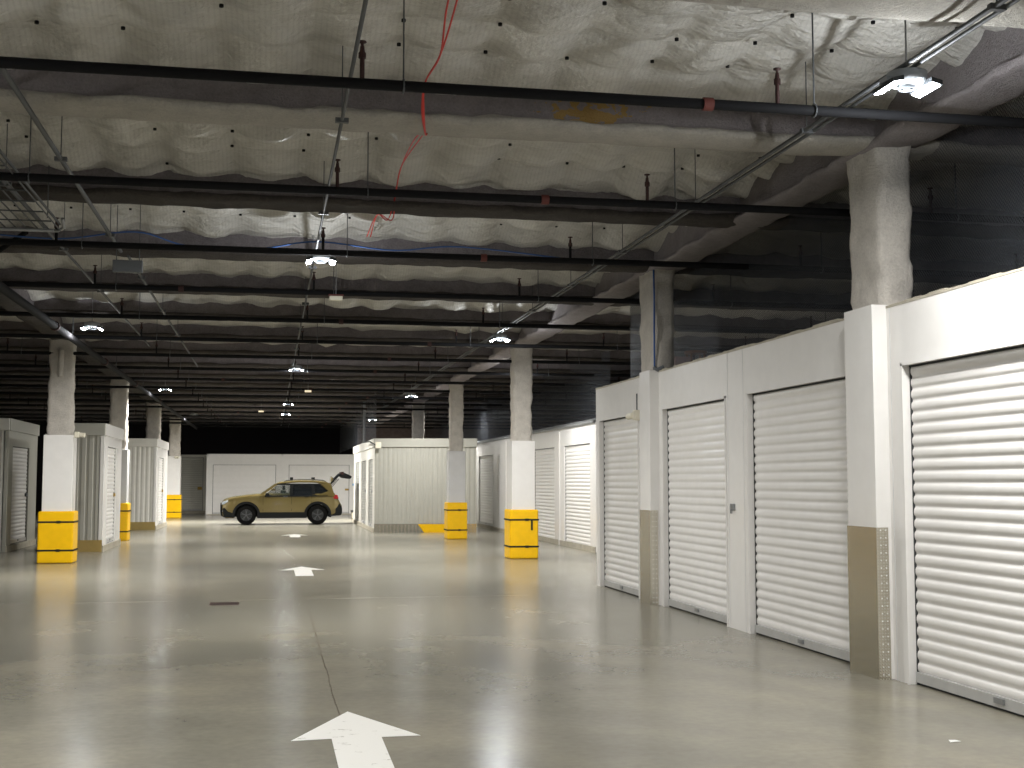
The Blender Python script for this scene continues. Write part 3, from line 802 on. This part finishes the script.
MB().box((-.22, -.32, .28), (.22, .32, .36)).build('dark_cap', M['darkgap'], t, bevel=.01)
tag(t, 'small dark-topped block on the floor behind the car', 'block')

# ------------------------------------------------------------------ floor markings
def arrow(tx, ty, label, tail):
    t = MB().add([(tx-.41, ty-.95, .003), (tx, ty, .003), (tx+.41, ty-.93, .003), (tx+.16, ty-.93, .003), (tx+.155, ty-tail, .003), (tx-.155, ty-tail, .003), (tx-.155, ty-.93, .003)], [(0, 6, 5, 4, 3, 2, 1)])
    return tag(t.build('floor_arrow', M['paint']), label, 'arrow', 'white arrows painted on the floor')
arrow(.56, 9.06, 'large worn white arrow painted on the floor in the foreground', 2.4)
arrow(.61, 24.45, 'small distant white arrow painted mid-lane on the floor', 2.4)
arrow(.75, 39.5, 'faint distant white arrow on the floor just before the car', 2.2)
t = empty('floor_drain', (-.57, 17.25, 0))
fr = MB().box((-.19, -.19, 0), (.19, -.16, .006)).box((-.19, .16, 0), (.19, .19, .006)).box((-.19, -.16, 0), (-.165, .16, .006)).box((.165, -.16, 0), (.19, .16, .006))
fr.build('frame', M['drain'], t)
g = MB()
for k in range(9): g.box((-.15+.036*k-.004, -.16, 0), (-.15+.036*k+.012, .16, .005))
g.build('grate', M['drain'], t)
MB().box((-.165, -.16, 0), (.165, .16, .002)).build('pit', M['black'], t)
tag(t, 'small square rusty drain grate in the floor left of the joint', 'drain')
tag(MB().add([(4.18, 7.3, .002), (4.26, 7.31, .004), (4.25, 7.36, .003), (4.2, 7.355, .006)], [(0, 1, 2, 3)]).build('paper_scrap', M['paper']), 'tiny white paper scrap on the floor at bottom right', 'scrap')

# ------------------------------------------------------------------ the car
car = empty('car', (.475, 49.05, 0))
tag(car, 'olive-gold estate car parked broadside with its tailgate raised', 'car')
CX = .46
WX = (-.87-CX, 1.77-CX); WR = .365
def lerp(tab, x):
    if x <= tab[0][0]: return tab[0][1]
    for (a, p), (b, q) in zip(tab, tab[1:]):
        if x <= b: return p + (q-p)*(x-a)/(b-a)
    return tab[-1][1]
W = lambda tab: [(a-CX, b) for a, b in tab]
top = W([(-1.80, .80), (-1.76, .88), (-1.68, .95), (-1.55, 1.0), (-1.3, 1.05), (-.86, 1.11), (-.40, 1.155), (.0, 1.17), (1.2, 1.19), (2.0, 1.20), (2.38, 1.20), (2.50, 1.05), (2.60, .86), (2.68, .72)])
bot = W([(-1.80, .45), (-1.74, .33), (-1.6, .26), (-1.2, .25), (2.1, .27), (2.45, .36), (2.66, .42), (2.68, .45)])
hwid = W([(-1.80, .60), (-1.74, .72), (-1.6, .81), (-1.3, .87), (-.8, .90), (2.0, .90), (2.4, .86), (2.6, .80), (2.68, .74)])
def body():
    xs = sorted(set([-1.80+.04*k for k in range(113)] + [-1.78, -1.76, 2.68]))
    xs = [x-CX for x in xs if x <= 2.681]; vs = []; fs = []; mb = MB(); m = 0
    for x in xs:
        T, B, Wd = lerp(top, x), lerp(bot, x), lerp(hwid, x)
        R = WR + .075
        for wx in WX:
            d = abs(x-wx)
            if d < R: B = max(B, WR + math.sqrt(R*R-d*d)*.97)
        hgt = T-B
        half = []
        for (fy, fz) in ((1-.04, 0), (1.0, .12), (1.0, .3), (1.01, .45), (1.0, .62), (.985, .78), (.955, .9), (.90, .965), (.80, .995), (.5, 1.02), (0, 1.03)):
            z = B + hgt*fz if fz <= 1 else T + (fz-1)*.6
            half.append((Wd*fy, z))
        ring = [(x, -y, z) for y, z in half] + [(x, y, z) for y, z in reversed(half[:-1])]
        m = len(ring); vs += ring
    n = len(xs)
    for i in range(n-1):
        for j in range(m):
            j2 = (j+1) % m; fs.append((i*m+j, i*m+j2, (i+1)*m+j2, (i+1)*m+j))
    mb.add(vs, fs, True); mb.add(vs[:m], [tuple(range(m))]); mb.add(vs[-m:], [tuple(range(m))])
    return mb
bo_ = body().build('body_shell', M['carpaint'], car)
P = lambda zx, zy: (-.87+(zx-248)*.00545-CX, 2.42-.00545*zy)
# roof and pillars (x, z side points; tumblehome narrows with height)
def hwz(z): return .865 - (z-1.17)*.42
def roof():
    tab = [P(440, 168), P(470, 156), P(510, 149), P(600, 143), P(700, 144), P(790, 152), P(822, 166)]
    vs = []; fs = []; rows = 9
    for x, z in tab:
        for k in range(rows):
            y = -1 + 2*k/(rows-1); hw = hwz(z)+.01
            vs.append((x, y*hw, z + .035*(1-y*y)))
    o = len(vs)
    for x, z in tab:
        for k in range(rows):
            y = -1 + 2*k/(rows-1); vs.append((x, y*hwz(z), z-.06 + .03*(1-y*y)))
    n = len(tab)
    for L_ in (0, o):
        for i in range(n-1):
            for k in range(rows-1): fs.append((L_+i*rows+k, L_+i*rows+k+1, L_+(i+1)*rows+k+1, L_+(i+1)*rows+k))
    for i in range(n-1):
        for k in (0, rows-1): fs.append((i*rows+k, (i+1)*rows+k, o+(i+1)*rows+k, o+i*rows+k))
    for i in (0, n-1):
        for k in range(rows-1): fs.append((i*rows+k, i*rows+k+1, o+i*rows+k+1, o+i*rows+k))
    return MB().add(vs, fs, True)
roof().build('roof', M['carpaint'], car)
class Pair:
    def __init__(s, mbs): s.mbs = mbs
    def build(s, *a, **k): return [m.build(*a, **k) for m in s.mbs][0]
def side_poly(poly, inset, thick, mb=None):
    out = []
    for s in (-1, 1):
        mb = MB(); out.append(mb)
        a = [(x, s*(hwz(z)-inset), z) for x, z in poly]; b = [(x, s*(hwz(z)-inset-thick), z) for x, z in poly]; n = len(poly)
        mb.add(a+b, [tuple(range(n)), tuple(range(2*n-1, n-1, -1))] + [(i, (i+1) % n, n+(i+1) % n, n+i) for i in range(n)])
    return Pair(out)
def pillar(name, poly, mat): side_poly([P(*q) for q in poly], -.004, .05).build(name, M[mat], car)
pillar('front_pillar', [(335, 238), (360, 238), (452, 172), (440, 162)], 'carpaint')
pillar('door_pillar', [(540, 246), (562, 246), (566, 165), (546, 165)], 'clad')
pillar('rear_door_pillar', [(688, 240), (712, 236), (706, 165), (690, 165)], 'clad')
pillar('rear_pillar', [(715, 246), (850, 250), (822, 160), (745, 160), (805, 212)], 'carpaint')
pillar('belt_trim', [(370, 252), (800, 250), (800, 240), (370, 244)], 'clad')
pillar('upper_window_trim', [(452, 172), (765, 172), (750, 162), (450, 160)], 'clad')
side_poly([P(*q) for q in [(365, 244), (450, 176), (546, 168), (544, 246)]], .012, .006).build('front_side_window', M['glass'], car)
side_poly([P(*q) for q in [(562, 246), (566, 168), (692, 168), (692, 244)]], .012, .006).build('rear_side_window', M['tint'], car)
side_poly([P(*q) for q in [(710, 240), (706, 170), (750, 172), (805, 214), (800, 226)]], .012, .006).build('quarter_window', M['tint'], car)
x0, z0 = P(340, 238); x1, z1 = P(446, 166)
MB().add([(x0, -.80, z0), (x0-.08, 0, z0), (x0, .80, z0), (x1, .68, z1), (x1-.05, 0, z1+.03), (x1, -.68, z1)], [(0, 1, 4, 5), (1, 2, 3, 4)], True).build('windscreen', M['glass'], car)
# cladding
def arch(wx):
    N = 20; out = []
    for s in (-1, 1):
        mb = MB(); out.append(mb)
        vs = []
        for k in range(N+1):
            a = PI*(-.06 + 1.12*k/N)
            for r, y in ((WR+.055, .86), (WR+.055, .925), (WR+.15, .912), (WR+.15, .86)):
                vs.append((wx+r*math.cos(a), s*y, WR+r*math.sin(a)*.98))
        fs = []
        for k in range(N):
            for j in range(4): fs.append((k*4+j, k*4+(j+1) % 4, (k+1)*4+(j+1) % 4, (k+1)*4+j))
        mb.add(vs, fs + [(0, 1, 2, 3), (N*4, N*4+1, N*4+2, N*4+3)], True)
    return Pair(out)
for wx in WX: arch(wx).build('wheel_arch_trim', M['clad'], car)
for wx in WX:
    for s in (-1, 1):
        MB().prism([(wx+(WR+.10)*math.cos(PI*k/14), .30 + (WR+.10)*math.sin(PI*k/14)) for k in range(15)], 1, s*.56, s*.64).build('wheel_well', M['tyre'], car)
for s in (-1, 1): MB().box((WX[0]+.40, s*.86, .25), (WX[1]-.40, s*.925, .47)).build('sill_cladding', M['clad'], car, bevel=.02)
fx = -1.80-CX
mb = MB().prism([(fx-.03, .5), (fx+.0, .34), (fx+.2, .24), (fx+.48, .27), (fx+.48, .42), (fx+.22, .48), (fx+.06, .56), (fx+.0, .80), (fx-.03, .74)], 1, -.7, .7)
# rearrange prism axes: polygon is (x, z) extruded along y
mb.build('front_bumper', M['clad'], car, bevel=.03)
for s in (-1, 1): MB().prism([(fx+.10, .30), (fx+.48, .27), (fx+.48, .44), (fx+.26, .50), (fx+.12, .64), (fx+.06, .6)], 1, s*.60, s*.865).build('bumper_corner', M['clad'], car, bevel=.03)
MB().box((fx-.035, -.42, .60), (fx+.06, .42, .82)).build('grille', M['clad'], car, bevel=.02)
for s in (-1, 1): MB().prism([(fx+.02, .76), (fx+.05, .86), (fx+.26, .93), (fx+.26, .86), (fx+.12, .78)], 1, s*.48, s*.815).build('headlight', M['headlight'], car, bevel=.015)
for s in (-1, 1): MB().prism([(fx+.05, .50), (fx+.07, .60), (fx+.16, .58), (fx+.16, .48)], 1, s*.6, s*.80).build('fog_lamp', M['headlight'], car, bevel=.01)
rx = 2.68-CX
MB().prism([(rx-.55, .30), (rx-.05, .34), (rx+.01, .42), (rx+.01, .62), (rx-.10, .80), (rx-.18, .66), (rx-.48, .48)], 1, -.85, .85).build('rear_bumper', M['clad'], car, bevel=.03)
mb = MB()
q = [P(826, 236), P(868, 240), P(876, 266), P(846, 268)]
for s in (-1, 1): mb.prism(q, 1, s*.62, s*.885)
mb.build('tail_light', M['taillight'], car, bevel=.01)
# wheels
def wheel():
    w_ = empty('wheel'); w_.parent = car
    prof = [(.22, -.10), (.30, -.115), (.345, -.10), (.365, -.06), (.365, .06), (.345, .10), (.30, .115), (.22, .10)]
    vs = []; fs = []; N = 32; m = len(prof)
    for k in range(N):
        a = 2*PI*k/N
        for r, y in prof: vs.append((r*math.cos(a), y, r*math.sin(a)))
    for k in range(N):
        for j in range(m-1): fs.append((k*m+j, k*m+j+1, ((k+1) % N)*m+j+1, ((k+1) % N)*m+j))
    MB().add(vs, fs, True).build('tyre', M['tyre'], w_)
    MB().tube([(0, -.06, 0), (0, .06, 0)], .225, 24).build('rim_barrel', M['rim'], w_)
    sp = MB()
    for k in range(5):
        a = 2*PI*k/5 + .3
        for da in (-.13, .13):
            c, s_ = math.cos(a+da), math.sin(a+da); c0, s0 = math.cos(a), math.sin(a)
            for y in (-.085, .085): sp.tube([(.04*c0, y*.95, .04*s0), (.215*c, y, .215*s_)], .014, 6)
    sp.tube([(0, -.09, 0), (0, .09, 0)], .04, 10)
    sp.build('spokes', M['rimface'], w_)
    return w_
w0 = wheel(); w0.location = (WX[0], -.80, WR)
for (x, y) in ((WX[1], -.80), (WX[0], .80), (WX[1], .80)):
    c = copy_tree(w0, car); c.location = (x, y, WR)
# mirrors, rails, handles, seats
for s in (-1, 1):
    x, z = P(392, 240)
    MB().prism([(x-.10, z-.04), (x-.08, z+.07), (x+.05, z+.07), (x+.07, z-.03), (x, z-.06)], 1, s*.90, s*1.02).build('door_mirror', M['clad'], car, bevel=.02)
    r = MB().tube([(P(495, 150)[0], s*.58, 1.60), (P(520, 142)[0], s*.585, 1.665), (P(600, 136)[0], s*.59, 1.70), (P(700, 136)[0], s*.59, 1.70), (P(770, 142)[0], s*.585, 1.665), (P(790, 150)[0], s*.58, 1.61)], .017, 8)
    r.build('roof_rail', M['rimface'], car)
    for zx in (512, 655):
        x, z = P(zx, 250); MB().box((x-.08, s*.905, z-.02), (x+.08, s*.93, z+.01)).build('door_handle', M['rimface'] if zx == 512 else M['clad'], car, bevel=.006)
    for zx in (470, 610):
        x, z = P(zx, 250)
        sb = MB().box((x+.05, s*.15, .6), (x+.25, s*.62, 1.28)).box((x+.12, s*.28, 1.30), (x+.22, s*.50, 1.46))
        sb.build('car_seat', M['seat'], car, bevel=.03)
for zx in (553, 703):
    x, z = P(zx, 136)
    cb = MB().tube([(x, -.62, 1.735), (x, .62, 1.735)], .016, 8)
    for s in (-1, 1): cb.box((x-.05, s*.56, 1.68), (x+.05, s*.64, 1.78))
    cb.build('roof_crossbar', M['clad'], car, bevel=.004)
jl = MB()
for zx in (360, 553, 690):
    x = P(zx, 0)[0]
    for s in (-1, 1): jl.box((x-.005, s*.90, .5), (x+.005, s*.9045, 1.12))
jl.build('door_gap', M['clad'], car)
# raised tailgate
tg = empty('tailgate'); tg.parent = car; tg.location = (P(822, 166)[0], 0, 1.55)
gx, gz = 0.0, 0.0
A = (P(890, 92)[0]-tg.location.x, 2.42-.00545*92-1.55)
fr = MB()
for s in (-1, 1): fr.tube([(0, s*.60, -.02), (A[0]*.5, s*.63, A[1]*.5), (A[0], s*.66, A[1])], [.035, .03, .03], 8)
fr.tube([(A[0]*.05, -.60, 0), (A[0]*.05, .60, 0)], .03, 8)
fr.build('window_frame', M['clad'], tg)
MB().add([(.02, -.57, .01), (.02, .57, .01), (A[0], .63, A[1]), (A[0], -.63, A[1])], [(0, 1, 2, 3)]).build('rear_window', M['tint'], tg)
B_ = (P(970, 112)[0]-tg.location.x, 2.42-.00545*112-1.55)
pn = MB().prism([(A[0]-.02, A[1]+.02), (A[0]+.10, A[1]+.05), (B_[0]-.08, B_[1]+.05), (B_[0], B_[1]), (B_[0]-.06, B_[1]-.09), (A[0]+.08, A[1]-.16), (A[0]-.02, A[1]-.08)], 1, -.66, .66)
pn.build('lower_panel', M['clad'], tg, bevel=.03)
MB().prism([(A[0]+.06, A[1]+.055), (B_[0]-.1, B_[1]+.065), (B_[0]-.12, B_[1]+.04), (A[0]+.06, A[1]+.03)], 1, -.62, .62).build('outer_skin', M['carpaint'], tg)
for s in (-1, 1): MB().box((A[0]+.02, s*.68, A[1]-.04), (A[0]+.12, s*.5, A[1]+.07)).build('gate_lamp', M['maroon'], tg, bevel=.01)
MB().prism([(.0, .0), (.03, .27), (.10, .20), (.14, .05)], 1, -.58, .58).build('spoiler', M['carpaint'], tg, bevel=.015)
for s in (-1, 1): MB().tube([(-.02, s*.60, -.22), (.30, s*.63, .16)], .014, 6).build('gas_strut', M['rimface'], tg)

# ------------------------------------------------------------------ world, camera
wd = bpy.data.worlds.new('world'); scene.world = wd; wd.use_nodes = True
wd.node_tree.nodes['Background'].inputs[0].default_value = (.9, .95, 1, 1)
wd.node_tree.nodes['Background'].inputs[1].default_value = .2
f = 1255.; hor = 481.5
pitch = math.atan((hor-384)/f); yaw = math.atan((512-270)/math.hypot(f, hor-384))
cam = bpy.data.cameras.new('camera'); co = bpy.data.objects.new('camera', cam); COL.objects.link(co)
co.location = (0, 0, 1.62); co.rotation_euler = (PI/2+pitch, 0, -yaw)
cam.sensor_width = 36; cam.lens = f/1024*36; cam.clip_end = 300
scene.camera = co
scene.view_settings.view_transform = 'Standard'
scene.view_settings.look = 'None'
scene.view_settings.exposure = 0.28
